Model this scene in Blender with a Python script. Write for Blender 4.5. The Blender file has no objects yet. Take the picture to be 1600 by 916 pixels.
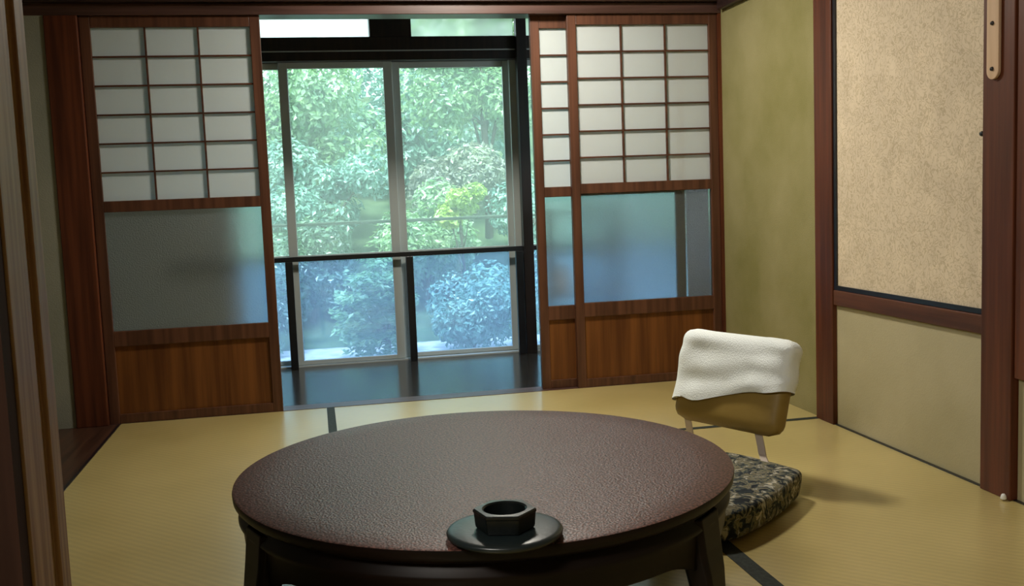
import bpy, bmesh, math, random
from mathutils import Vector, Matrix, noise
random.seed(7)
SC = bpy.context.scene
COL = SC.collection
PI = math.pi

# ------------------------------------------------------------------ camera
F_PX, YAW, PITCH, ROLL = 1564.85, math.radians(11.096), math.radians(5.6877), math.radians(2.2132)
CAM_X, CAM_D, CAM_H = -0.157, 4.634, 0.953
fwd = Vector((math.sin(YAW), math.cos(YAW), 0)); rgt = Vector((math.cos(YAW), -math.sin(YAW), 0)); upv = Vector((0, 0, 1))
Fv = fwd*math.cos(PITCH) - upv*math.sin(PITCH)
Uv = upv*math.cos(PITCH) + fwd*math.sin(PITCH)
R2 = rgt*math.cos(ROLL) - Uv*math.sin(ROLL)
U2 = Uv*math.cos(ROLL) + rgt*math.sin(ROLL)
cd = bpy.data.cameras.new('camera'); cam = bpy.data.objects.new('camera', cd); COL.objects.link(cam)
cd.sensor_width = 36; cd.lens = F_PX/1600*36; cd.clip_start = .02; cd.clip_end = 200
M3 = Matrix((R2, U2, -Fv)).transposed()
cam.matrix_world = Matrix.Translation((CAM_X, -CAM_D, CAM_H)) @ M3.to_4x4()
SC.camera = cam

# ------------------------------------------------------------------ light and exposure
SC.view_settings.view_transform = 'Standard'; SC.view_settings.look = 'None'
SC.view_settings.gamma = 1; SC.view_settings.use_curve_mapping = False
SC.view_settings.exposure = 0.0
SC.cycles.use_denoising = True
SC.cycles.max_bounces = 10; SC.cycles.diffuse_bounces = 5; SC.cycles.transmission_bounces = 8
SC.cycles.transparent_max_bounces = 24; SC.cycles.sample_clamp_indirect = 6
SC.cycles.caustics_reflective = False; SC.cycles.caustics_refractive = False

W = bpy.data.worlds.new('world'); SC.world = W; W.use_nodes = True
wn = W.node_tree.nodes; wn.clear()
wo = wn.new('ShaderNodeOutputWorld'); wb = wn.new('ShaderNodeBackground')
wb.inputs[0].default_value = (.80, .93, 1.0, 1); wb.inputs[1].default_value = 3.6
W.node_tree.links.new(wb.outputs[0], wo.inputs[0])

def light(name, kind, loc, energy, color, size=1, target=None, size_y=None, angle=None):
    d = bpy.data.lights.new(name, kind); d.energy = energy; d.color = color
    if kind == 'AREA':
        d.size = size
        if size_y: d.shape = 'RECTANGLE'; d.size_y = size_y
        else: d.shape = 'DISK'
    if kind == 'SUN': d.angle = angle
    if kind == 'POINT': d.shadow_soft_size = size
    o = bpy.data.objects.new(name, d); COL.objects.link(o); o.location = loc
    if target is not None:
        o.rotation_euler = (Vector(target)-Vector(loc)).to_track_quat('-Z', 'Y').to_euler()
    return o
light('sun', 'SUN', (0, 0, 6), 8.0, (1.0, .97, .88), angle=math.radians(8), target=(1.2, 3.2, 0))
# ceiling lamp near the middle of the room, and an added fill light from the front left
light('ceiling_lamp', 'AREA', (.62, -.75, 2.18), 44, (1.0, .94, .82), .34, (.62, -.75, 0))
light('fill_light_front_room', 'AREA', (-1.15, -4.3, 2.2), 52, (1.0, .95, .86), .6, (.7, -2.2, .3))

# ------------------------------------------------------------------ materials
def mat(name, color=(.5, .5, .5), rough=.6, spec=.4, metal=0, var=None, scale=(8, 8, 8), nscale=1., detail=4,
        bump=0, bscale=60., coat=0, ramp=(.35, .65), distortion=0, bsvec=None):
    m = bpy.data.materials.new(name); m.use_nodes = True
    nt = m.node_tree; b = nt.nodes['Principled BSDF']
    b.inputs['Base Color'].default_value = (*color, 1); b.inputs['Roughness'].default_value = rough
    b.inputs['Specular IOR Level'].default_value = spec; b.inputs['Metallic'].default_value = metal
    b.inputs['Coat Weight'].default_value = coat
    tc = nt.nodes.new('ShaderNodeTexCoord')
    if var:
        mp = nt.nodes.new('ShaderNodeMapping'); mp.inputs['Scale'].default_value = scale
        n = nt.nodes.new('ShaderNodeTexNoise'); n.inputs['Scale'].default_value = nscale
        n.inputs['Detail'].default_value = detail; n.inputs['Distortion'].default_value = distortion
        r = nt.nodes.new('ShaderNodeValToRGB')
        r.color_ramp.elements[0].position = ramp[0]; r.color_ramp.elements[1].position = ramp[1]
        r.color_ramp.elements[0].color = (*color, 1); r.color_ramp.elements[1].color = (*var, 1)
        L = nt.links.new
        L(tc.outputs['Object'], mp.inputs[0]); L(mp.outputs[0], n.inputs['Vector']); L(n.outputs['Fac'], r.inputs[0])
        L(r.outputs[0], b.inputs['Base Color'])
    if bump:
        n2 = nt.nodes.new('ShaderNodeTexNoise'); n2.inputs['Scale'].default_value = bscale; n2.inputs['Detail'].default_value = 3
        bp = nt.nodes.new('ShaderNodeBump'); bp.inputs['Strength'].default_value = bump; bp.inputs['Distance'].default_value = .01
        src = tc.outputs['Object']
        if bsvec:
            mp2 = nt.nodes.new('ShaderNodeMapping'); mp2.inputs['Scale'].default_value = bsvec
            nt.links.new(src, mp2.inputs[0]); src = mp2.outputs[0]
        nt.links.new(src, n2.inputs['Vector']); nt.links.new(n2.outputs['Fac'], bp.inputs['Height'])
        nt.links.new(bp.outputs[0], b.inputs['Normal'])
    return m

GR_V = (38, 38, 1.6); GR_X = (1.6, 38, 38); GR_Y = (38, 1.6, 38)
M = {}
M['wood_v'] = mat('red_brown_wood_upright', (.058, .015, .006), .45, .35, var=(.125, .034, .013), scale=GR_V)
M['wood_h'] = mat('red_brown_wood_level', (.050, .017, .009), .42, .45, var=(.105, .036, .017), scale=GR_X)
M['wood_y'] = mat('red_brown_wood_side', (.060, .020, .011), .45, .35, var=(.125, .045, .022), scale=GR_Y)
M['panel'] = mat('orange_brown_board', (.095, .030, .007), .45, .35, var=(.185, .066, .015), scale=(30, 30, 1.2))
M['beam'] = mat('dark_beam_wood', (.018, .009, .008), .38, .5, var=(.04, .018, .015), scale=GR_X)
M['door_dark'] = mat('dark_brown_door', (.022, .010, .006), .8, .1, var=(.035, .016, .010), scale=GR_V)
M['stile'] = mat('brown_door_frame_wood', (.060, .023, .012), .42, .4, var=(.120, .048, .026), scale=GR_V)
M['kamoi'] = mat('lintel_wood', (.05, .024, .018), .35, .5, var=(.10, .05, .04), scale=GR_X)
M['dark_wood'] = mat('blackened_wood', (.010, .008, .008), .4, .5, var=(.025, .016, .013), scale=GR_V)
M['veranda'] = mat('dark_polished_floorboard', (.018, .015, .012), .17, .6, var=(.040, .030, .022), scale=GR_X, bump=.03, bscale=8)
M['board'] = mat('dark_floorboard', (.030, .013, .008), .35, .5, var=(.07, .03, .016), scale=GR_Y)
M['jamb'] = mat('worn_jamb_wood', (.155, .075, .036), .5, .3, var=(.32, .20, .11), scale=(60, 60, 2.2))
M['plaster_green'] = mat('olive_sand_plaster', (.21, .192, .070), .9, .15, var=(.30, .268, .13), scale=(1, 1, 1), nscale=2.2, bump=.25, bscale=260)
M['plaster_gray'] = mat('grey_plaster', (.26, .27, .22), .9, .15, var=(.32, .32, .26), nscale=3, scale=(1, 1, 1), bump=.2, bscale=220)
M['plaster_beige'] = mat('beige_green_paper', (.36, .32, .19), .85, .15, var=(.43, .38, .24), nscale=2.4, scale=(1, 1, 1), bump=.1, bscale=180)
M['ceiling'] = mat('ceiling_board', (.20, .13, .08), .7, .2, var=(.28, .19, .11), scale=GR_Y)
M['metal'] = mat('grey_anodised_aluminium', (.46, .50, .48), .45, .5)
M['black_metal'] = mat('black_painted_rail', (.010, .011, .013), .35, .5)
M['strap'] = mat('pale_painted_steel', (.50, .42, .36), .45, .5)
M['heri'] = mat('dark_green_border_cloth', (.020, .024, .020), .75, .2, var=(.035, .042, .036), scale=(90, 90, 90))
M['black_lacquer'] = mat('black_lacquer', (.008, .007, .010), .3, .5)
M['vinyl'] = mat('mustard_vinyl', (.22, .14, .028), .5, .35, var=(.31, .205, .05), scale=(3, 3, 9), bump=.12, bscale=22)
M['towel'] = mat('white_towelling', (.88, .93, .92), .95, .1, bump=.3, bscale=210)
M['iron'] = mat('black_cast_iron', (.004, .006, .006), .33, .4, bump=.05, bscale=120)
M['saucer'] = mat('dark_blue_grey_saucer', (.010, .016, .017), .32, .5, bump=.04, bscale=120)
M['pale_wood'] = mat('pale_wood', (.50, .33, .19), .55, .3, var=(.62, .43, .28), scale=GR_V)
M['white'] = mat('white_plastic', (.75, .75, .72), .5, .4)
M['cable'] = mat('brown_cable', (.10, .07, .04), .5, .4)
M['ground'] = mat('pale_gravel', (.36, .36, .38), .95, .1, var=(.55, .55, .58), scale=(1, 1, 1), nscale=9, bump=.5, bscale=40)
M['earth'] = mat('mossy_bank', (.030, .060, .028), .95, .1, var=(.09, .14, .07), scale=(1, 1, 1), nscale=5, bump=.6, bscale=12)
M['bark'] = mat('grey_bark', (.09, .075, .06), .9, .1, var=(.17, .15, .12), scale=(20, 20, 4), bump=.6, bscale=40)
M['bamboo'] = mat('pale_green_pole', (.22, .30, .20), .5, .3, var=(.3, .36, .25), scale=GR_X)
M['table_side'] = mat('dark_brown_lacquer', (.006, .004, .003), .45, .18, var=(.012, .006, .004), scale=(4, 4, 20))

def nodes(m):
    nt = m.node_tree; return nt, nt.nodes, nt.links.new, nt.nodes['Principled BSDF']

# tatami: fine rush weave running across, slightly glossy
def make_tatami():
    m = mat('tatami_rush', (.5, .4, .17), .30, .8); nt, N, L, b = nodes(m)
    tc = N.new('ShaderNodeTexCoord')
    big = N.new('ShaderNodeTexNoise'); big.inputs['Scale'].default_value = 1.6; big.inputs['Detail'].default_value = 3
    L(tc.outputs['Object'], big.inputs['Vector'])
    ramp = N.new('ShaderNodeValToRGB'); ramp.color_ramp.elements[0].color = (.44, .345, .125, 1); ramp.color_ramp.elements[1].color = (.58, .46, .19, 1)
    ramp.color_ramp.elements[0].position = .3; ramp.color_ramp.elements[1].position = .7
    L(big.outputs['Fac'], ramp.inputs[0])
    mp = N.new('ShaderNodeMapping'); mp.inputs['Scale'].default_value = (14, 260, 1); L(tc.outputs['Object'], mp.inputs[0])
    rush = N.new('ShaderNodeTexNoise'); rush.inputs['Scale'].default_value = 1; rush.inputs['Detail'].default_value = 2; L(mp.outputs[0], rush.inputs['Vector'])
    wv = N.new('ShaderNodeTexWave'); wv.wave_type = 'BANDS'; wv.bands_direction = 'DIAGONAL'; wv.inputs['Scale'].default_value = 19; wv.inputs['Distortion'].default_value = .6
    L(tc.outputs['Object'], wv.inputs['Vector'])
    add = N.new('ShaderNodeMath'); add.operation = 'MULTIPLY_ADD'; add.inputs[1].default_value = .45; L(wv.outputs['Fac'], add.inputs[0]); L(rush.outputs['Fac'], add.inputs[2])
    mr = N.new('ShaderNodeMapRange'); mr.inputs[1].default_value = .2; mr.inputs[2].default_value = 1.1; mr.inputs[3].default_value = .84; mr.inputs[4].default_value = 1.12
    L(add.outputs[0], mr.inputs[0])
    mul = N.new('ShaderNodeVectorMath'); mul.operation = 'SCALE'; L(ramp.outputs[0], mul.inputs[0]); L(mr.outputs[0], mul.inputs['Scale'])
    L(mul.outputs[0], b.inputs['Base Color'])
    b.inputs['Coat Weight'].default_value = .6; b.inputs['Coat Roughness'].default_value = .28
    bp = N.new('ShaderNodeBump'); bp.inputs['Strength'].default_value = .06; bp.inputs['Distance'].default_value = .003
    L(add.outputs[0], bp.inputs['Height']); L(bp.outputs[0], b.inputs['Normal'])
    return m
M['tatami'] = make_tatami()

# fusuma paper: cream with faint curled fibre scribble
def make_fusuma():
    m = mat('cream_fibre_paper', (.5, .42, .3), .8, .2); nt, N, L, b = nodes(m)
    tc = N.new('ShaderNodeTexCoord')
    n = N.new('ShaderNodeTexNoise'); n.inputs['Scale'].default_value = 26; n.inputs['Detail'].default_value = 2; n.inputs['Distortion'].default_value = 2.4
    L(tc.outputs['Object'], n.inputs['Vector'])
    r = N.new('ShaderNodeValToRGB'); e = r.color_ramp.elements
    e[0].position = .44; e[0].color = (.66, .55, .40, 1); e[1].position = .56; e[1].color = (.66, .55, .40, 1)
    k = r.color_ramp.elements.new(.5); k.color = (.47, .38, .25, 1)
    L(n.outputs['Fac'], r.inputs[0])
    g = N.new('ShaderNodeTexNoise'); g.inputs['Scale'].default_value = 5; g.inputs['Detail'].default_value = 6; g.inputs['Distortion'].default_value = 1.2; L(tc.outputs['Object'], g.inputs['Vector'])
    mr = N.new('ShaderNodeMapRange'); mr.inputs[1].default_value = .3; mr.inputs[2].default_value = .7; mr.inputs[3].default_value = .90; mr.inputs[4].default_value = 1.06
    L(g.outputs['Fac'], mr.inputs[0])
    mul = N.new('ShaderNodeVectorMath'); mul.operation = 'SCALE'; L(r.outputs[0], mul.inputs[0]); L(mr.outputs[0], mul.inputs['Scale'])
    L(mul.outputs[0], b.inputs['Base Color'])
    return m
M['fusuma'] = make_fusuma()

# table top: reddish lacquer with stippled, crackled relief
def make_top():
    m = mat('stippled_lacquer', (.06, .03, .02), .46, .42); nt, N, L, b = nodes(m)
    tc = N.new('ShaderNodeTexCoord')
    v = N.new('ShaderNodeTexVoronoi'); v.inputs['Scale'].default_value = 210; v.inputs['Randomness'].default_value = 1; L(tc.outputs['Object'], v.inputs['Vector'])
    n = N.new('ShaderNodeTexNoise'); n.inputs['Scale'].default_value = 170; n.inputs['Detail'].default_value = 2; L(tc.outputs['Object'], n.inputs['Vector'])
    r = N.new('ShaderNodeValToRGB'); r.color_ramp.elements[0].position = .38; r.color_ramp.elements[1].position = .68
    r.color_ramp.elements[0].color = (.028, .010, .008, 1); r.color_ramp.elements[1].color = (.20, .085, .064, 1)
    L(n.outputs['Fac'], r.inputs[0]); L(r.outputs[0], b.inputs['Base Color'])
    # the smooth outer rim against the stippled middle
    ln = N.new('ShaderNodeVectorMath'); ln.operation = 'LENGTH'; L(tc.outputs['Object'], ln.inputs[0])
    mr = N.new('ShaderNodeMapRange'); mr.inputs[1].default_value = .47; mr.inputs[2].default_value = .60; mr.inputs[3].default_value = .42; mr.inputs[4].default_value = .06
    L(ln.outputs['Value'], mr.inputs[0])
    bp = N.new('ShaderNodeBump'); bp.inputs['Distance'].default_value = .0025; L(mr.outputs[0], bp.inputs['Strength'])
    ad = N.new('ShaderNodeMath'); ad.operation = 'ADD'; L(v.outputs['Distance'], ad.inputs[0]); L(n.outputs['Fac'], ad.inputs[1])
    L(ad.outputs[0], bp.inputs['Height']); L(bp.outputs[0], b.inputs['Normal'])
    return m
M['table_top'] = make_top()

def make_floral():
    m = mat('floral_tapestry', (.1, .1, .1), .85, .2); nt, N, L, b = nodes(m)
    tc = N.new('ShaderNodeTexCoord')
    n0 = N.new('ShaderNodeTexNoise'); n0.inputs['Scale'].default_value = 14; n0.inputs['Detail'].default_value = 2; L(tc.outputs['Object'], n0.inputs['Vector'])
    mx = N.new('ShaderNodeVectorMath'); mx.operation = 'SCALE'; mx.inputs['Scale'].default_value = .12; L(n0.outputs['Color'], mx.inputs[0])
    ad = N.new('ShaderNodeVectorMath'); ad.operation = 'ADD'; L(mx.outputs[0], ad.inputs[0]); L(tc.outputs['Object'], ad.inputs[1])
    n = N.new('ShaderNodeTexNoise'); n.inputs['Scale'].default_value = 34; n.inputs['Detail'].default_value = 3; n.inputs['Distortion'].default_value = 1; L(ad.outputs[0], n.inputs['Vector'])
    r = N.new('ShaderNodeValToRGB'); e = r.color_ramp.elements
    e[0].position = .36; e[0].color = (.012, .014, .018, 1); e[1].position = .72; e[1].color = (.55, .46, .30, 1)
    for p_, c_ in ((.46, (.035, .05, .055, 1)), (.50, (.22, .20, .12, 1)), (.56, (.10, .08, .05, 1)), (.62, (.36, .36, .31, 1))):
        k = e.new(p_); k.color = c_
    L(n.outputs['Fac'], r.inputs[0]); L(r.outputs[0], b.inputs['Base Color'])
    return m
M['floral'] = make_floral()

def make_mix(name, shaders, bump=None, bscale=100):
    """shaders: list of (node type, color, roughness, weight)"""
    m = bpy.data.materials.new(name); m.use_nodes = True; nt = m.node_tree; nt.nodes.clear(); L = nt.links.new
    out = nt.nodes.new('ShaderNodeOutputMaterial'); nrm = None
    if bump:
        tc = nt.nodes.new('ShaderNodeTexCoord'); n = nt.nodes.new('ShaderNodeTexNoise'); n.inputs['Scale'].default_value = bscale; n.inputs['Detail'].default_value = 2
        bp = nt.nodes.new('ShaderNodeBump'); bp.inputs['Strength'].default_value = bump; bp.inputs['Distance'].default_value = .01
        L(tc.outputs['Object'], n.inputs['Vector']); L(n.outputs['Fac'], bp.inputs['Height']); nrm = bp.outputs[0]
    cur = None; tot = 0
    for t, c, ro, w in shaders:
        s = nt.nodes.new(t); s.inputs[0].default_value = (*c, 1)
        if ro is not None and 'Roughness' in s.inputs: s.inputs['Roughness'].default_value = ro
        if t == 'ShaderNodeBsdfRefraction': s.inputs['IOR'].default_value = 1.12
        if nrm and 'Normal' in s.inputs: L(nrm, s.inputs['Normal'])
        tot += w
        if cur is None: cur = s.outputs[0]
        else:
            x = nt.nodes.new('ShaderNodeMixShader'); x.inputs[0].default_value = w/tot
            L(cur, x.inputs[1]); L(s.outputs[0], x.inputs[2]); cur = x.outputs[0]
    L(cur, out.inputs[0]); return m
M['paper'] = make_mix('shoji_paper', [('ShaderNodeBsdfDiffuse', (.76, .79, .77), None, .50), ('ShaderNodeBsdfTranslucent', (.88, .93, .98), None, .50)])
M['curtain'] = make_mix('pale_pink_curtain', [('ShaderNodeBsdfDiffuse', (.92, .82, .82), None, .4), ('ShaderNodeBsdfTranslucent', (1, .90, .90), None, .6)])
M['frosted'] = make_mix('frosted_glass', [('ShaderNodeBsdfRefraction', (.84, .90, .96), .50, .66), ('ShaderNodeBsdfTransparent', (.92, .95, 1.0), None, .24), ('ShaderNodeBsdfDiffuse', (.36, .42, .44), None, .15), ('ShaderNodeBsdfAnisotropic', (.8, .8, .8), .35, .06)], bump=.5, bscale=150)
M['glass'] = make_mix('window_glass', [('ShaderNodeBsdfTransparent', (.86, .95, .92), None, .84), ('ShaderNodeBsdfTranslucent', (.8, .95, .9), None, .12), ('ShaderNodeBsdfAnisotropic', (1, 1, 1), .03, .04)])
M['glass_blue'] = make_mix('bluish_window_glass', [('ShaderNodeBsdfTransparent', (.66, .82, 1.0), None, .80), ('ShaderNodeBsdfTranslucent', (.62, .8, 1), None, .16), ('ShaderNodeBsdfAnisotropic', (1, 1, 1), .03, .04)])
M['transom'] = make_mix('milky_transom_glass', [('ShaderNodeBsdfRefraction', (.95, 1, .97), .2, .6), ('ShaderNodeBsdfTranslucent', (.9, 1, .95), None, .4)])

def leaf_mat(name, a, b_, c):
    m = bpy.data.materials.new(name); m.use_nodes = True; nt = m.node_tree; nt.nodes.clear(); L = nt.links.new
    out = nt.nodes.new('ShaderNodeOutputMaterial')
    tc = nt.nodes.new('ShaderNodeTexCoord'); n = nt.nodes.new('ShaderNodeTexNoise'); n.inputs['Scale'].default_value = 5; n.inputs['Detail'].default_value = 5
    r = nt.nodes.new('ShaderNodeValToRGB'); e = r.color_ramp.elements
    e[0].position = .32; e[0].color = (*a, 1); e[1].position = .68; e[1].color = (*c, 1); k = e.new(.5); k.color = (*b_, 1)
    L(tc.outputs['Object'], n.inputs['Vector']); L(n.outputs['Fac'], r.inputs[0])
    d = nt.nodes.new('ShaderNodeBsdfDiffuse'); t = nt.nodes.new('ShaderNodeBsdfTranslucent'); g = nt.nodes.new('ShaderNodeBsdfAnisotropic')
    g.inputs['Roughness'].default_value = .38; g.inputs[0].default_value = (.8, .9, 1, 1)
    x = nt.nodes.new('ShaderNodeMixShader'); x.inputs[0].default_value = .4; y = nt.nodes.new('ShaderNodeMixShader'); y.inputs[0].default_value = .12
    L(r.outputs[0], d.inputs[0]); L(r.outputs[0], t.inputs[0]); L(d.outputs[0], x.inputs[1]); L(t.outputs[0], x.inputs[2])
    L(x.outputs[0], y.inputs[1]); L(g.outputs[0], y.inputs[2]); L(y.outputs[0], out.inputs[0]); return m
M['leaf_green'] = leaf_mat('fresh_green_leaves', (.10, .25, .10), (.26, .48, .20), (.50, .70, .36))
M['leaf_teal'] = leaf_mat('blue_green_leaves', (.10, .26, .22), (.24, .48, .38), (.45, .68, .55))
M['leaf_yellow'] = leaf_mat('yellow_green_leaves', (.22, .38, .04), (.42, .62, .08), (.6, .75, .2))
M['leaf_dark'] = leaf_mat('dark_green_leaves', (.05, .12, .08), (.12, .25, .14), (.26, .42, .24))
M['leaf_brown'] = leaf_mat('brownish_leaves', (.16, .17, .13), (.28, .30, .22), (.42, .50, .32))

# ------------------------------------------------------------------ mesh helpers
def link(name, me, m=None, parent=None):
    o = bpy.data.objects.new(name, me); COL.objects.link(o)
    if m is not None: me.materials.append(m)
    if parent is not None: o.parent = parent
    return o
def obj(name, bm, m=None, parent=None, smooth=False, bevel=0, segs=2, loc=None):
    bmesh.ops.recalc_face_normals(bm, faces=bm.faces)
    me = bpy.data.meshes.new(name); bm.to_mesh(me); bm.free()
    if smooth:
        for p in me.polygons: p.use_smooth = True
    o = link(name, me, m, parent)
    if loc: o.location = loc
    if bevel:
        b = o.modifiers.new('bevel', 'BEVEL'); b.width = bevel; b.segments = segs; b.limit_method = 'ANGLE'
    return o
def bx(bm, x0, x1, y0, y1, z0, z1, mtx=None):
    vs = [bm.verts.new((x, y, z)) for x in (x0, x1) for y in (y0, y1) for z in (z0, z1)]
    for f in ((0, 1, 3, 2), (4, 6, 7, 5), (0, 4, 5, 1), (2, 3, 7, 6), (0, 2, 6, 4), (1, 5, 7, 3)):
        bm.faces.new([vs[i] for i in f])
    if mtx: bmesh.ops.transform(bm, matrix=mtx, verts=vs)
    return vs
def boxes(name, lst, m, parent=None, bevel=0, loc=None):
    bm = bmesh.new()
    for b in lst: bx(bm, *b)
    return obj(name, bm, m, parent, bevel=bevel, loc=loc)
def lathe(bm, prof, n=96, c=(0, 0, 0), close=True):
    rings = []
    for r, z in prof:
        if r < 1e-6: rings.append([bm.verts.new((c[0], c[1], c[2]+z))])
        else: rings.append([bm.verts.new((c[0]+r*math.cos(2*PI*i/n), c[1]+r*math.sin(2*PI*i/n), c[2]+z)) for i in range(n)])
    for a, b in zip(rings, rings[1:]):
        for i in range(n):
            j = (i+1) % n
            if len(a) == 1 and len(b) == 1: continue
            if len(a) == 1: bm.faces.new((a[0], b[i], b[j]))
            elif len(b) == 1: bm.faces.new((a[i], a[j], b[0]))
            else: bm.faces.new((a[i], a[j], b[j], b[i]))
def tube(bm, pts, r, n=10, caps=True):
    pts = [Vector(p) for p in pts]; rad = r if isinstance(r, (list, tuple)) else [r]*len(pts)
    rings = []
    for i, p in enumerate(pts):
        d = (pts[min(i+1, len(pts)-1)]-pts[max(i-1, 0)]).normalized()
        a = d.orthogonal().normalized() if abs(d.z) > .95 else d.cross(Vector((0, 0, 1))).normalized()
        b = d.cross(a).normalized()
        rings.append([bm.verts.new(p+(a*math.cos(2*PI*k/n)+b*math.sin(2*PI*k/n))*rad[i]) for k in range(n)])
    for a, b in zip(rings, rings[1:]):
        for k in range(n): bm.faces.new((a[k], a[(k+1) % n], b[(k+1) % n], b[k]))
    if caps: bm.faces.new(rings[0]); bm.faces.new(rings[-1][::-1])
def struct(o, label=None):
    o['kind'] = 'structure'
    if label: o['label'] = label
    return o
def empty(name, loc, rz=0):
    o = bpy.data.objects.new(name, None); COL.objects.link(o); o.location = loc; o.rotation_euler = (0, 0, rz); return o
def tag(o, label, cat, group=None, kind=None):
    o['label'] = label; o['category'] = cat
    if group: o['group'] = group
    if kind: o['kind'] = kind
    return o
def prism(bm, poly, z0, z1):
    a = [bm.verts.new((x, y, z0)) for x, y in poly]; b = [bm.verts.new((x, y, z1)) for x, y in poly]
    bm.faces.new(a[::-1]); bm.faces.new(b); n = len(poly)
    for i in range(n): bm.faces.new((a[i], a[(i+1) % n], b[(i+1) % n], b[i]))

# ------------------------------------------------------------------ the setting: floors, walls, beams
RX = 1.8234; FRONT = -5.6; LX = -1.80
LE = -1.05
H1, H2 = -.122, .868
fl = struct(boxes('floor', [(LE+.012, RX-.014, -3.24, -.001, -.05, 0), (RX-.014, RX+.02, -.955, -.001, -.05, 0)], M['tatami']), 'yellow rush tatami floor')
hw = .0175
boxes('tatami_border', [(H1-hw, H1+hw, -3.24, -.004, -.001, .0015)], M['heri'], fl)
boxes('tatami_border', [(H2-hw*1.35, H2+hw*1.35, -3.24, -.972, -.001, .0015)], M['heri'], fl)
boxes('tatami_border', [(H1+hw, RX-.014, -.972, -.942, -.001, .0015)], M['heri'], fl)
struct(boxes('trim_1', [(RX-.014, RX+.01, -3.24, -.955, -.05, .004)], M['black_lacquer']), 'thin black strip along the foot of the right wall')
struct(boxes('trim_2', [(LE, LE+.012, -3.24, -.02, -.05, .003)], M['black_lacquer']), 'thin dark strip between tatami and floorboards')
struct(boxes('floor', [(LX, LE, -3.24, -.0, -.05, -.001)], M['board']), 'dark floorboards along the left side')
struct(boxes('floor', [(LX, 2.6, 0, 1.34, -.06, -.004)], M['veranda']), 'dark polished veranda floor')
struct(boxes('floor', [(-2.6, 2.6, FRONT, -3.24, -.05, 0)], M['tatami']), 'tatami floor of the room in front')
struct(boxes('ceiling', [(-2.6, 2.6, FRONT, .1, 2.32, 2.38)], M['ceiling']), 'board ceiling')
struct(boxes('ceiling', [(LX, 2.6, .1, 1.36, 2.12, 2.18)], M['dark_wood']), 'dark veranda ceiling')

struct(boxes('wall_right', [(RX, RX+.10, -3.24, .0, 0, 2.32)], M['plaster_green']), 'olive sand plaster wall')
struct(boxes('wall_back', [(LX, -1.222, -.012, .12, 0, 2.32)], M['plaster_gray']), 'grey plaster wall left of the post')
struct(boxes('wall_left', [(LX-.1, LX, FRONT, 1.36, -.06, 2.32)], M['plaster_gray']))
struct(boxes('wall_front', [(-2.6, 2.6, FRONT-.1, FRONT, 0, 2.32)], M['plaster_beige']))
struct(boxes('wall_right', [(2.5, 2.6, FRONT, -3.3, 0, 2.32), (RX, 2.6, -3.30, -3.24, 0, 2.32)], M['plaster_beige']))
struct(boxes('wall_back', [(LX, 2.6, .02, .10, 1.95, 2.32)], M['plaster_gray']))
struct(boxes('wall_veranda', [(2.5, 2.6, 0, 1.36, -.06, 2.2)], M['plaster_gray']))

# posts and beams of the back wall
struct(boxes('trim_3', [(-1.222, -1.087, -.02, .11, -.002, 1.775)], M['wood_v'], bevel=.004), 'thick red brown post left of the shoji')
struct(boxes('trim_4', [(LX, RX, -.015, .11, 1.775, 1.825)], M['kamoi'], bevel=.003), 'lintel over the sliding doors')
struct(boxes('trim_5', [(LX, RX, -.045, .10, 1.826, 1.95)], M['beam'], bevel=.004), 'dark beam over the lintel')
struct(boxes('trim_6', [(RX-.035, RX, -3.24, -.046, 1.785, 1.92)], M['beam'], bevel=.004), 'dark beam on the right wall')
struct(boxes('trim_7', [(LX, RX, -.001, .105, -.02, .002)], M['kamoi']), 'threshold under the sliding doors')
struct(boxes('trim_8', [(1.808, RX+.001, -.012, .10, 0, 1.775)], M['wood_v']), 'thin post in the right corner')

# right wall: posts, fusuma, lower panel
struct(boxes('trim_9', [(RX-.022, RX+.02, -1.09, -.955, 0, 1.785)], M['wood_v'], bevel=.003), 'red brown post left of the papered panel')
struct(boxes('trim_10', [(RX-.026, RX+.02, -2.112, -1.976, 0, 1.785)], M['wood_v'], bevel=.003), 'red brown post right of the papered panel')
struct(boxes('trim_11', [(RX-.018, RX+.01, -1.976, -1.09, .474, .533)], M['wood_y'], bevel=.003), 'rail below the papered panel')
struct(boxes('trim_12', [(RX-.020, RX+.02, -2.20, -2.116, .365, 1.785)], M['wood_v'], bevel=.003))
struct(boxes('wall_panel', [(RX-.004, RX+.01, -1.976, -1.09, .004, .474)], M['plaster_beige']), 'beige green lower wall panel')
struct(boxes('wall_panel', [(RX-.004, RX+.01, -3.24, -2.116, .004, .365)], M['plaster_beige']))
fu = struct(boxes('door_4', [(RX-.010, RX+.008, -1.974, -1.092, .535, 1.784)], M['fusuma']), 'cream papered sliding panel in a black frame')
boxes('door_frame', [(RX-.016, RX-.008, -1.974, -1.092, .535, .551), (RX-.016, RX-.008, -1.112, -1.092, .551, 1.784), (RX-.016, RX-.008, -1.974, -1.968, .551, 1.784)], M['black_lacquer'], fu)
bmk = bmesh.new(); lathe(bmk, [(0, .006), (.006, .006), (.008, .002), (.008, 0)], 16)
bmesh.ops.transform(bmk, matrix=Matrix.Translation((RX-.016, -1.962, 1.075)) @ Matrix.Rotation(-PI/2, 4, 'Y'), verts=bmk.verts)
obj('latch', bmk, M['black_lacquer'], fu, True)

# front-room partition: jamb with a groove, dark sliding door beside it
bmj = bmesh.new()
prism(bmj, [(-.50, -3.243), (-.50, -3.286), (-.508, -3.286), (-.508, -3.322), (-.50, -3.322), (-.50, -3.405), (-.60, -3.405), (-.60, -3.243)], 0, 2.32)
struct(obj('trim_13', bmj, M['jamb'], bevel=.002), 'worn brown door jamb with a groove, close at the left edge')
dd = struct(boxes('door_5', [(-1.9, -.503, -3.44, -3.407, 0, 2.32)], M['door_dark']), 'dark door beside the near jamb')

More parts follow.
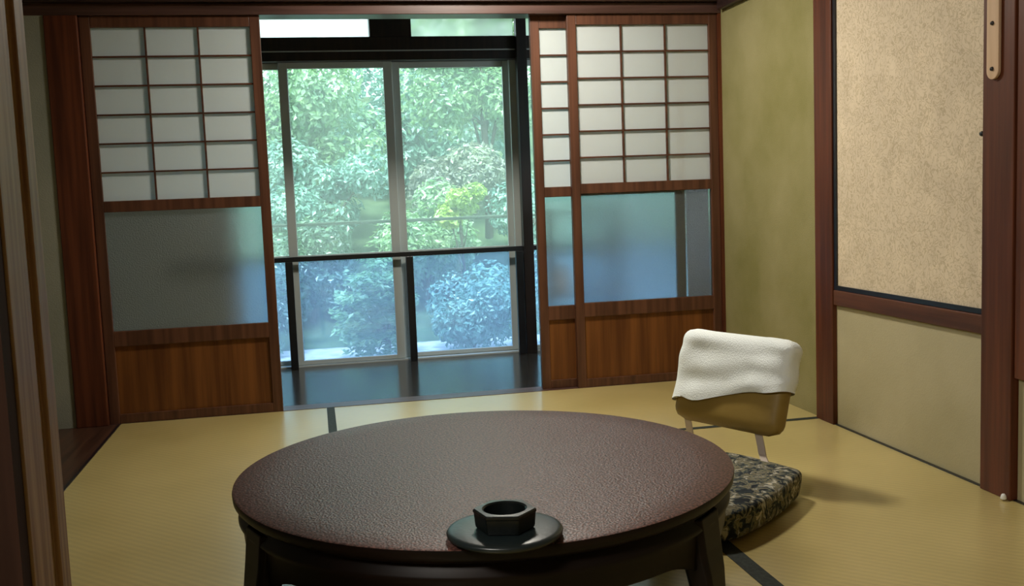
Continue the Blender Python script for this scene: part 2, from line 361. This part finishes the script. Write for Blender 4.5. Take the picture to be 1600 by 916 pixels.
# ------------------------------------------------------------------ shoji doors
def shoji(name, x0, x1, y, label, dz=0, cols=3):
    d = .03; st = .043
    root = struct(empty(name, (x0, y, 0)), label); w = x1-x0
    boxes('frame', [(0, st, 0, d, .0, 1.775), (w-st, w, 0, d, .0, 1.775), (st, w-st, .001, d-.001, 1.727+dz, 1.775),
                    (st, w-st, .0, d, .937+dz, .985+dz), (st, w-st, .0, d, .345+dz, .413+dz), (st, w-st, .0, d, .002, .042)], M['stile'], root, bevel=.002)
    lat = []; a, b = st, w-st; z0, z1 = .985+dz, 1.727+dz
    for i in range(1, cols):
        x = a+(b-a)*i/cols; lat.append((x-.0035, x+.0035, .005, .017, z0, z1))
    for k in range(1, 6):
        z = z0+(z1-z0)*k/6; lat.append((a, b, .006, .016, z-.0035, z+.0035))
    boxes('lattice', lat, M['wood_h'], root)
    boxes('paper', [(a, b, .0165, .0172, z0, z1)], M['paper'], root)
    boxes('frosted_pane', [(a, b, .014, .017, .413+dz, .937+dz)], M['frosted'], root)
    boxes('board_panel', [(a, b, .010, .020, .042, .345+dz)], M['panel'], root)
    return root
shoji('door_1', -1.085, -.335, 0, 'left shoji door with paper, frosted glass and a wooden foot panel')
shoji('door_2', 1.062, 1.808, 0, 'right shoji door with paper, frosted glass and a wooden foot panel')
shoji('door_3', .893, 1.64, .036, 'shoji door half hidden behind the right one', dz=-.01)

# pale curtain gathered behind the right shoji
bmc = bmesh.new(); N_ = 60; rows = []
for zz in (.03, 1.0, 1.76):
    rows.append([bmc.verts.new((1.655+.125*i/N_+(.0 if zz > .5 else .012), .080+.005*math.sin(i*1.1)+.002*math.sin(i*.37+zz), zz)) for i in range(N_+1)])
for a, b in zip(rows, rows[1:]):
    for i in range(N_): bmc.faces.new((a[i], a[i+1], b[i+1], b[i]))
cu = obj('curtain', bmc, M['curtain'], smooth=True); s = cu.modifiers.new('solid', 'SOLIDIFY'); s.thickness = .001
tag(cu, 'pale pink curtain gathered behind the right end of the right shoji', 'curtain')

# ------------------------------------------------------------------ veranda window wall
WY = 1.25
struct(boxes('trim_14', [(LX, 2.5, WY-.05, WY+.07, 1.735, 1.785), (LX, 2.5, WY-.03, WY+.07, 1.785, 1.795), (LX, 2.5, WY-.04, WY+.07, 1.795, 1.868)], M['dark_wood'], bevel=.002), 'dark window header')
struct(boxes('trim_15', [(LX, 2.5, WY-.044, WY-.040, 1.786, 1.793)], M['metal']), 'thin metal rail on the header')
struct(boxes('trim_16', [(.223, .459, WY-.05, WY+.07, 1.868, 2.14)], M['dark_wood']), 'dark block between the transoms')
struct(boxes('trim_17', [(1.062, 1.122, WY-.09, WY-.03, -.004, 2.14)], M['dark_wood'], bevel=.002), 'slim dark veranda post')
struct(boxes('trim_18', [(LX, 2.5, WY-.05, WY+.07, 1.985, 2.14)], M['dark_wood']), 'dark beam over the transoms')
struct(boxes('trim_19', [(LX, 2.5, WY-.02, WY+.09, -.06, .004)], M['metal']), 'window sill')
struct(boxes('wall_veranda', [(LX, 2.6, WY+.02, WY+.12, -.9, -.06)], M['plaster_gray']))
for k, (a, b) in enumerate(((-.62, .223), (.459, 1.062), (1.13, 2.5))):
    w_ = struct(boxes('window_%d' % (k+5), [(a, b, WY, WY+.004, 1.868, 1.985)], M['transom']), 'milky transom pane')
    boxes('window_frame', [(a, b, WY-.01, WY+.012, 1.866, 1.873), (a, b, WY-.01, WY+.012, 1.980, 1.987)], M['dark_wood'], w_)
def sash(name, x0, x1, y, label):
    root = struct(empty(name, (x0, y, 0)), label); w = x1-x0; st = .05; d = .026
    boxes('window_frame', [(0, st, 0, d, .006, 1.735), (w-st, w, 0, d, .006, 1.735), (st, w-st, 0, d, 1.70, 1.735), (st, w-st, 0, d, .006, .03), (st, w-st, .002, d-.002, .610, .642)], M['metal'], root, bevel=.002)
    boxes('pane', [(st, w-st, .011, .014, .642, 1.70)], M['glass'], root)
    boxes('lower_pane', [(st, w-st, .011, .014, .03, .610)], M['glass_blue'], root)['label'] = 'bluish lower window pane'
struct(boxes('wall_veranda', [(LX, -.62, WY, WY+.09, -.06, 2.14)], M['plaster_gray']))
sash('window_1', -.62, -.245, WY+.032, 'window sash far left, mostly behind the shoji')
sash('window_2', -.298, .342, WY, 'left sliding window sash')
sash('window_3', .338, 1.045, WY+.032, 'right sliding window sash')
sash('window_4', 1.03, 2.48, WY, 'window sash right of the veranda post')

# black guard rail in front of the window
gr = empty('guard_rail', (.36, WY-.07, 0))
tag(gr, 'black guard rail across the window at mid height', 'railing')
boxes('top_bar', [(-1.30, 1.3, -.012, .012, .612, .640)], M['black_metal'], gr, bevel=.002)
for x in (-.66, .024, .675):
    boxes('post', [(x-.021, x+.021, -.014, .014, -.004, .612)], M['black_metal'], gr, bevel=.002)

# small dark shelf stand in the veranda corner, seen in the gap beside the right shoji
sh = empty('shelf_stand', (1.36, .98, -.004)); tag(sh, 'dark slim shelf stand on the veranda in the gap beside the right shoji', 'shelf')
for sx in (-.2, .2):
    for sy in (-.09, .09): boxes('leg', [(sx-.011, sx+.011, sy-.011, sy+.011, 0, .86)], M['dark_wood'], sh)
for zz in (.12, .36, .60, .84): boxes('shelf', [(-.211, .211, -.10, .10, zz-.008, zz+.008)], M['dark_wood'], sh)
def small_box(x, y, z, w, d, h, label):
    o = boxes('box', [(-w/2, w/2, -d/2, d/2, 0, h)], M['white'], bevel=.004, loc=(x, y, z))
    boxes('lid', [(-w/2-.002, w/2+.002, -d/2-.002, d/2+.002, h-.012, h+.004)], M['white'], o, bevel=.002)
    tag(o, label, 'box', 'white boxes on the veranda shelf')
small_box(1.24, .98, .364, .08, .12, .16, 'white box on the middle shelf of the veranda shelf stand')
small_box(1.24, .98, .124, .08, .12, .10, 'low white box on the bottom shelf of the veranda shelf stand')

# ------------------------------------------------------------------ outside: ground, bank, fence pole, planting
def gz(x, y):
    if y < 3.7: return -.25
    return -.25+.38*(y-3.7)
bmg = bmesh.new(); nx, ny = 40, 30; gv = []
for j in range(ny+1):
    y = 1.37+(11-1.37)*j/ny
    gv.append([bmg.verts.new((-7+18*i/nx, y, gz(0, y)+.14*noise.noise(Vector((-7+18*i/nx, y, 0))*.9)*(1 if y > 3.8 else .05))) for i in range(nx+1)])
for j in range(ny):
    for i in range(nx):
        f = bmg.faces.new((gv[j][i], gv[j][i+1], gv[j+1][i+1], gv[j+1][i]))
        f.material_index = 0 if (gv[j][i].co.y < 3.6) else 1
g = obj('ground', bmg, M['ground'], smooth=True); g.data.materials.append(M['earth']); struct(g, 'gravel yard and mossy bank outside')

pr = empty('pole_rail', (.4, 1.62, -.25)); tag(pr, 'thin pale green pole rail outside across the window', 'railing')
bmp = bmesh.new(); tube(bmp, [(-2.2+.44*i, 0, 1.06) for i in range(11)], .011); obj('pole', bmp, M['bamboo'], pr, True)
for x in (-1.6, -.03, 1.5):
    bmp = bmesh.new(); tube(bmp, [(x, .015, 0), (x, .015, 1.10)], .012); obj('post', bmp, M['bamboo'], pr, True)

def plant(name, label, cat, c, r, m, n, size, group, up=.5, nblob=7, seed=1, stem=True, layered=False):
    rnd = random.Random(seed); gx, gy = c[0], c[1]; base = gz(gx, gy)-.03
    root = empty(name, (gx, gy, base)); tag(root, label, cat, group)
    ctr = Vector((0, 0, c[2]-base)); V = []; Fc = []
    blobs = []
    for k in range(nblob):
        a = rnd.uniform(0, 2*PI); rr = rnd.uniform(.2, .75)
        blobs.append((ctr+Vector((math.cos(a)*rr*r[0], math.sin(a)*rr*r[1], rnd.uniform(-.6, .6)*r[2])), rnd.uniform(.38, .6)))
    for k in range(n):
        bc, br = blobs[rnd.randrange(nblob)]
        d = Vector((rnd.gauss(0, 1), rnd.gauss(0, 1), rnd.gauss(0, 1))).normalized()
        if d.y > .5: d.y *= -1
        q = rnd.uniform(.72, 1.05)
        p = bc+Vector((d.x*r[0], d.y*r[1], d.z*r[2]))*br*q
        if layered: p.z = round(p.z/.13)*.13+rnd.gauss(0, .024)
        if p.z < .02: continue
        nrm = (Vector((d.x, d.y, d.z))*(.25 if layered else .7)+Vector((rnd.gauss(0, .45), rnd.gauss(0, .45), up+rnd.gauss(0, .4)))).normalized()
        t = nrm.orthogonal().normalized(); t = Matrix.Rotation(rnd.uniform(0, 2*PI), 3, nrm) @ t; b = nrm.cross(t)
        s = size*rnd.uniform(.6, 1.3); i0 = len(V)
        V += [p-t*s*.5, p+b*s*.26+nrm*s*.05, p+t*s*.5-nrm*s*.08, p-b*s*.26+nrm*s*.05]
        Fc.append((i0, i0+1, i0+2)); Fc.append((i0, i0+2, i0+3))
    me = bpy.data.meshes.new('foliage'); me.from_pydata(V, [], Fc); link('foliage', me, m, root)
    if stem:
        bmt = bmesh.new()
        h = ctr.z
        tube(bmt, [(0, 0, -.02), (.02, .01, h*.4), (-.02, .02, h*.8), (0, 0, h+r[2]*.2)], [.05*max(r), .04*max(r), .03*max(r), .012], 8)
        for k in range(min(nblob, 8)):
            e = blobs[k][0]; s0 = Vector((0, .01, h*rnd.uniform(.3, .8)))
            tube(bmt, [s0, s0.lerp(e, .5)+Vector((0, 0, .03)), e], [.022*max(r), .014*max(r), .006], 6)
        obj('trunk' if cat == 'tree' else 'stems', bmt, M['bark'], root, True)
    return root
GB = 'shrubs on the bank outside the window'
GT = 'trees outside the window'
P_ = plant
# low foreground shrubs
P_('maple_shrub', 'pale blue-green shrub with layered leaves, low left of the window mullion', 'shrub', (.33, 2.75, .12), (.36, .34, .46), M['leaf_green'], 5600, .055, GB, up=1.4, nblob=9, seed=3, layered=True)
P_('leafy_shrub', 'blue-green bush low in the right window pane', 'shrub', (1.0, 2.95, .0), (.42, .35, .42), M['leaf_teal'], 5200, .05, GB, nblob=9, seed=4)
P_('leafy_shrub', 'bush at the foot of the right window sash beside the veranda post', 'shrub', (1.85, 2.95, .12), (.45, .4, .55), M['leaf_teal'], 3600, .05, GB, seed=5)
P_('leafy_shrub', 'dark shrub at the far left edge of the window behind the left shoji', 'shrub', (-.95, 3.3, .15), (.6, .4, .7), M['leaf_dark'], 3200, .055, GB, seed=6)
# middle
P_('leafy_shrub', 'dark shaded bush low in the left window pane', 'shrub', (-.2, 4.1, .42), (.55, .45, .5), M['leaf_dark'], 4000, .06, GB, nblob=8, seed=7)
P_('leafy_shrub', 'pale green bush right behind the window mullion', 'shrub', (.8, 4.2, .6), (.5, .45, .5), M['leaf_green'], 5200, .06, GB, nblob=8, seed=8)
P_('leafy_shrub', 'small bright yellow-green bush in the right window pane', 'shrub', (1.08, 3.72, .88), (.24, .2, .20), M['leaf_yellow'], 1500, .055, GB, nblob=5, seed=9)
P_('leafy_shrub', 'brownish bush in the middle of the right window pane', 'shrub', (1.25, 5.0, 1.05), (.6, .4, .42), M['leaf_brown'], 4200, .06, GB, nblob=8, seed=10)
P_('leafy_shrub', 'blue-green bush at mid height in the left window pane', 'shrub', (-.05, 5.0, 1.1), (.62, .45, .45), M['leaf_teal'], 4600, .065, GB, nblob=8, seed=11)
P_('leafy_shrub', 'grey-green bush near the right end of the window', 'shrub', (1.9, 4.4, .7), (.5, .4, .6), M['leaf_teal'], 3600, .06, GB, seed=12)
# trees above
P_('leafy_tree', 'bright green tree filling the top of the left window pane', 'tree', (-.25, 5.6, 1.72), (.80, .5, .72), M['leaf_green'], 9000, .075, GT, nblob=12, seed=13)
P_('leafy_tree', 'green tree filling the top of the right window pane', 'tree', (1.65, 5.7, 2.3), (.9, .5, .85), M['leaf_green'], 9000, .075, GT, nblob=12, seed=14)
P_('leafy_tree', 'dense green tree far back between the two nearer trees', 'tree', (1.0, 7.3, 1.9), (1.2, .5, 1.2), M['leaf_teal'], 9000, .09, GT, nblob=12, seed=15)
P_('leafy_tree', 'tree beyond the left shoji side', 'tree', (-2.3, 5.4, 1.4), (.9, .6, 1.0), M['leaf_green'], 6000, .09, GT, nblob=10, seed=16)
P_('leafy_tree', 'tree beyond the right shoji side', 'tree', (3.7, 5.8, 1.9), (1.0, .6, 1.5), M['leaf_green'], 7000, .09, GT, nblob=12, seed=17)

# ------------------------------------------------------------------ round table
TC = Vector((.204, -2.38)); TR = .568; TH = .33
tb = empty('round_table', (TC.x, TC.y, 0), 0)
tag(tb, 'large low round table with a stippled dark red-brown top on the tatami', 'table')
bm = bmesh.new()
lathe(bm, [(0, .0), (TR-.09, 0), (TR-.006, 0), (TR-.001, -.002), (TR, -.006), (TR-.001, -.018), (TR-.008, -.026), (TR-.016, -.032), (TR-.03, -.034), (0, -.034)], 160)
bm.faces.ensure_lookup_table()
tt = obj('tabletop', bm, M['table_top'], tb, True, loc=(0, 0, TH)); tt.modifiers.new('es', 'EDGE_SPLIT').split_angle = math.radians(40)
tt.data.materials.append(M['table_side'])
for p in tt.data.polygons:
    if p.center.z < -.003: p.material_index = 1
# apron ring with arches that drop towards the legs
LEGA = [math.radians(a-11) for a in (35, 145, 213, 326.5)]
bm = bmesh.new(); n = 192; inner = []; outer = []
for i in range(n):
    a = 2*PI*i/n
    d = min(abs((a-l+PI) % (2*PI)-PI) for l in LEGA)
    zb = .212 + .0*d - .055*max(0, 1-d/.26)**1.6
    cols = []
    for r, z in ((TR-.026, TH-.034), (TR-.020, TH-.045), (TR-.012, TH-.055), (TR-.010, TH-.062), (TR-.018, TH-.072), (TR-.022, zb+.004), (TR-.026, zb), (TR-.048, zb), (TR-.048, TH-.034)):
        cols.append(bm.verts.new((r*math.cos(a), r*math.sin(a), z)))
    outer.append(cols)
for i in range(n):
    a, b = outer[i], outer[(i+1) % n]
    for k in range(len(a)-1): bm.faces.new((a[k], b[k], b[k+1], a[k+1]))
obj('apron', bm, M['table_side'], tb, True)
for l in LEGA:
    bm = bmesh.new(); prof = [(.537, .29, .030, .052), (.545, .22, .030, .050), (.555, .17, .028, .044), (.562, .12, .025, .038), (.566, .07, .022, .034), (.570, .03, .022, .034), (.576, .0, .025, .037)]
    rings = []
    for r, z, dr, dt in prof:
        rings.append([bm.verts.new(((r+x*dr-.012), y*dt, z)) for x, y in ((-1, -.8), (-.7, -1), (.7, -1), (1, -.8), (1, .8), (.7, 1), (-.7, 1), (-1, .8))])
    for a, b in zip(rings, rings[1:]):
        for k in range(8): bm.faces.new((a[k], a[(k+1) % 8], b[(k+1) % 8], b[k]))
    bm.faces.new(rings[0]); bm.faces.new(rings[-1][::-1])
    bmesh.ops.transform(bm, matrix=Matrix.Rotation(l, 4, 'Z'), verts=bm.verts)
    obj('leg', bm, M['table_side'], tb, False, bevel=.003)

# saucer and hexagonal ashtray on the near edge of the table
sc_ = Vector((.155, -2.888))
bm = bmesh.new()
lathe(bm, [(0, .003), (.060, .003), (.064, 0), (.074, 0), (.080, .003), (.098, .004), (.105, .008), (.1065, .013), (.104, .0165), (.096, .0185), (.075, .0195), (.045, .020), (0, .020)], 96)
o = obj('saucer', bm, M['saucer'], None, True, loc=(sc_.x, sc_.y, TH))
tag(o, 'round dark saucer on the near edge of the round table', 'saucer')
bm = bmesh.new(); nh = 6; n = 96
def octr(a, R, rot=math.radians(-16)):
    s = 2*PI/nh; t = ((a-rot) % s)-s/2
    return R*math.cos(s/2)/math.cos(t)
rings = []
for kind, R, z in (('o', .052, 0), ('o', .054, .002), ('o', .055, .006), ('o', .057, .028), ('o', .0585, .030), ('o', .0585, .034), ('o', .056, .036), ('c', .041, .0365), ('c', .038, .034), ('c', .035, .012), ('c', .01, .010)):
    rings.append([bm.verts.new(((R if kind == 'c' else octr(2*PI*i/n, R))*math.cos(2*PI*i/n), (R if kind == 'c' else octr(2*PI*i/n, R))*math.sin(2*PI*i/n), z)) for i in range(n)])
for a, b in zip(rings, rings[1:]):
    for i in range(n): bm.faces.new((a[i], a[(i+1) % n], b[(i+1) % n], b[i]))
bm.faces.new(rings[0][::-1]); bm.faces.new(rings[-1])
o = obj('ashtray', bm, M['iron'], None, True, loc=(sc_.x, sc_.y-.006, TH+.0201)); o.modifiers.new('es', 'EDGE_SPLIT').split_angle = math.radians(28)
tag(o, 'black faceted ashtray with a round opening standing on the dark saucer', 'ashtray')

# ------------------------------------------------------------------ legless floor chair with towel
CA = 1.112; cf = Vector((-math.sin(CA), -math.cos(CA), 0)); cw = Vector((math.cos(CA), -math.sin(CA), 0))
CP = Vector((1.135, -1.60, 0))
ch = empty('floor_chair', (CP.x, CP.y, 0)); tag(ch, 'low floor chair with mustard backrest and floral seat right of the round table', 'chair')
def seatpoly(pts, inset, n=6):
    return pts
seat = [(1.145, -1.585), (1.19, -1.68), (1.235, -1.79), (1.252, -1.835), (1.256, -1.856), (1.240, -1.875), (1.17, -1.955), (1.06, -2.06), (.93, -2.16), (.84, -2.19), (.76, -2.15), (.70, -2.03), (.66, -1.88), (.68, -1.74), (.78, -1.62), (.95, -1.555), (1.09, -1.55)]
seat = [(x-.004, y-.048) for x, y in seat]
cx_ = sum(p[0] for p in seat)/len(seat); cy_ = sum(p[1] for p in seat)/len(seat)
bm = bmesh.new(); rings = []
for s, z in ((.90, .003), (.955, .012), (.975, .035), (1.0, .070), (.985, .085), (.93, .093), (.78, .096), (.5, .094), (.2, .092)):
    rings.append([bm.verts.new((cx_+(x-cx_)*s-CP.x, cy_+(y-cy_)*s-CP.y, z)) for x, y in seat])
ns = len(seat)
for a, b in zip(rings, rings[1:]):
    for i in range(ns): bm.faces.new((a[i], a[(i+1) % ns], b[(i+1) % ns], b[i]))
bm.faces.new(rings[0][::-1]); bm.faces.new(rings[-1])
so = obj('seat', bm, M['floral'], ch, True); sb = so.modifiers.new('s', 'SUBSURF'); sb.levels = 2; sb.render_levels = 2
# backrest local frame: origin bottom centre, x along cw, y = away from sitter, z up the back
tilt = .283; bw, bh, bt = .437, .304, .085
zax = (Vector((0, 0, 1))*math.cos(tilt)-cf*math.sin(tilt)); yax = cw.cross(zax)*-1
BM = Matrix((cw, yax, zax)).transposed().to_4x4(); BM.translation = Vector((0, 0, .16))
def pillow(name, w, t, z0, z1, m, r, flare=0, wr=0, parent=ch, n=28, nz=22, open_bottom=False):
    bm = bmesh.new(); grid = {}
    # closed rounded slab as a superellipsoid-like sweep
    for j in range(nz+1):
        tz = j/nz
        z = z0+(z1-z0)*tz
        e = 1.0
        dtop = (z1-z); dbot = (z-z0)
        if dtop < r: e = math.sqrt(max(0, 1-((r-dtop)/r)**2))
        if not open_bottom and dbot < r: e = min(e, math.sqrt(max(0, 1-((r-dbot)/r)**2)))
        hw_ = w/2-r*(1-e)*1.0; ht = t/2*(.25+.75*e) if e < 1 else t/2
        if j == nz: ht = t*.06
        if j == 0 and not open_bottom: ht = t*.06
        hw_ += flare*(1-tz)
        ring = []
        for i in range(n*2):
            a = 2*PI*i/(n*2); ca, sa = math.cos(a), math.sin(a)
            x = hw_*math.copysign(abs(ca)**.38, ca); y = ht*math.copysign(abs(sa)**.62, sa)
            if wr:
                q = Vector((x*9, y*9, z*16)); y += wr*noise.noise(q)*(1 if sa < 0 else .4); x += wr*.5*noise.noise(q+Vector((9, 0, 0)))
                if j == 0: z_ = z+wr*2.2*noise.noise(Vector((x*8, 3, 1)))+.006*math.sin(x*9)
                else: z_ = z+(wr*.4*noise.noise(q+Vector((0, 7, 0))))
            else: z_ = z
            if wr: z_ += (.20*x+.004)*(1-tz)**1.5
            ring.append(bm.verts.new((x, y, z_)))
        grid[j] = ring
    for j in range(nz):
        for i in range(n*2): bm.faces.new((grid[j][i], grid[j][(i+1) % (2*n)], grid[j+1][(i+1) % (2*n)], grid[j+1][i]))
    if not open_bottom: bm.faces.new(grid[0][::-1])
    bm.faces.new(grid[nz])
    bmesh.ops.transform(bm, matrix=BM, verts=bm.verts)
    return obj(name, bm, m, parent, True)
pillow('backrest', bw, bt, 0, bh-.006, M['vinyl'], .045)
# steel bars joining backrest and seat
for sx in (-.175, .125):
    bm = bmesh.new(); b0 = BM @ Vector((sx, .0, .02)); base = cw*sx-cf*.02
    if sx > 0: path = [b0, base+Vector((-.004, -.014, .118)), base+Vector((-.012, -.040, .100)), base+Vector((-.030, -.095, .093))]
    else: path = [b0, base+Vector((0, 0, .11)), base+Vector((0, 0, .012)), base+cf*.1+Vector((0, 0, .010))]
    rings = []
    for p in path:
        rings.append([bm.verts.new(p+cw*a+cf*c+Vector((0, 0, c*.8))) for a, c in ((-.015, -.003), (.015, -.003), (.015, .003), (-.015, .003))])
    for a, b in zip(rings, rings[1:]):
        for k in range(4): bm.faces.new((a[k], a[(k+1) % 4], b[(k+1) % 4], b[k]))
    bm.faces.new(rings[0]); bm.faces.new(rings[-1][::-1])
    o = obj('support_bar', bm, M['strap'], ch, bevel=.002); o['label'] = 'pale flat metal bar'
# towel drawn over the top of the backrest
tw = pillow('towel', bw+.024, bt+.024, .095, bh+.008, M['towel'], .042, flare=.0, wr=.014, parent=None, n=44, nz=34, open_bottom=True)
tw.location = CP
tag(tw, 'white towel pulled over the top of the floor chair backrest', 'towel')

# ------------------------------------------------------------------ small things
bm = bmesh.new(); hwid, ztop, zb = .026, 1.70, 1.252
poly = [(-hwid, ztop), (-hwid, zb)] + [(hwid*math.cos(PI+PI*k/14), zb+hwid*math.sin(PI+PI*k/14)) for k in range(1, 14)] + [(hwid, zb), (hwid, ztop)]
a = [bm.verts.new((0, y, z)) for y, z in poly]; b = [bm.verts.new((-.010, y, z)) for y, z in poly]
bm.faces.new(a); bm.faces.new(b[::-1])
for i in range(len(poly)): bm.faces.new((a[i], a[(i+1) % len(poly)], b[(i+1) % len(poly)], b[i]))
st = obj('wooden_plaque', bm, M['pale_wood'], bevel=.002, loc=(RX-.0265, -2.031, 0))
tag(st, 'narrow pale wooden strip with rounded end hanging on the right post', 'plaque')
for z in (1.256, 1.385):
    bm = bmesh.new(); lathe(bm, [(0, .006), (.005, .005), (.0065, 0)], 16)
    bmesh.ops.transform(bm, matrix=Matrix.Translation((-.010, 0, z)) @ Matrix.Rotation(-PI/2, 4, 'Y'), verts=bm.verts)
    obj('screw', bm, M['dark_wood'], st, True)

bm = bmesh.new(); lathe(bm, [(0, 0), (.008, 0), (.009, .003), (.007, .012), (.004, .016), (0, .017)], 20)
tag(obj('door_stop', bm, M['white'], smooth=True, loc=(RX-.038, -2.10, .004)), 'tiny white stop at the foot of the right post', 'door stop')
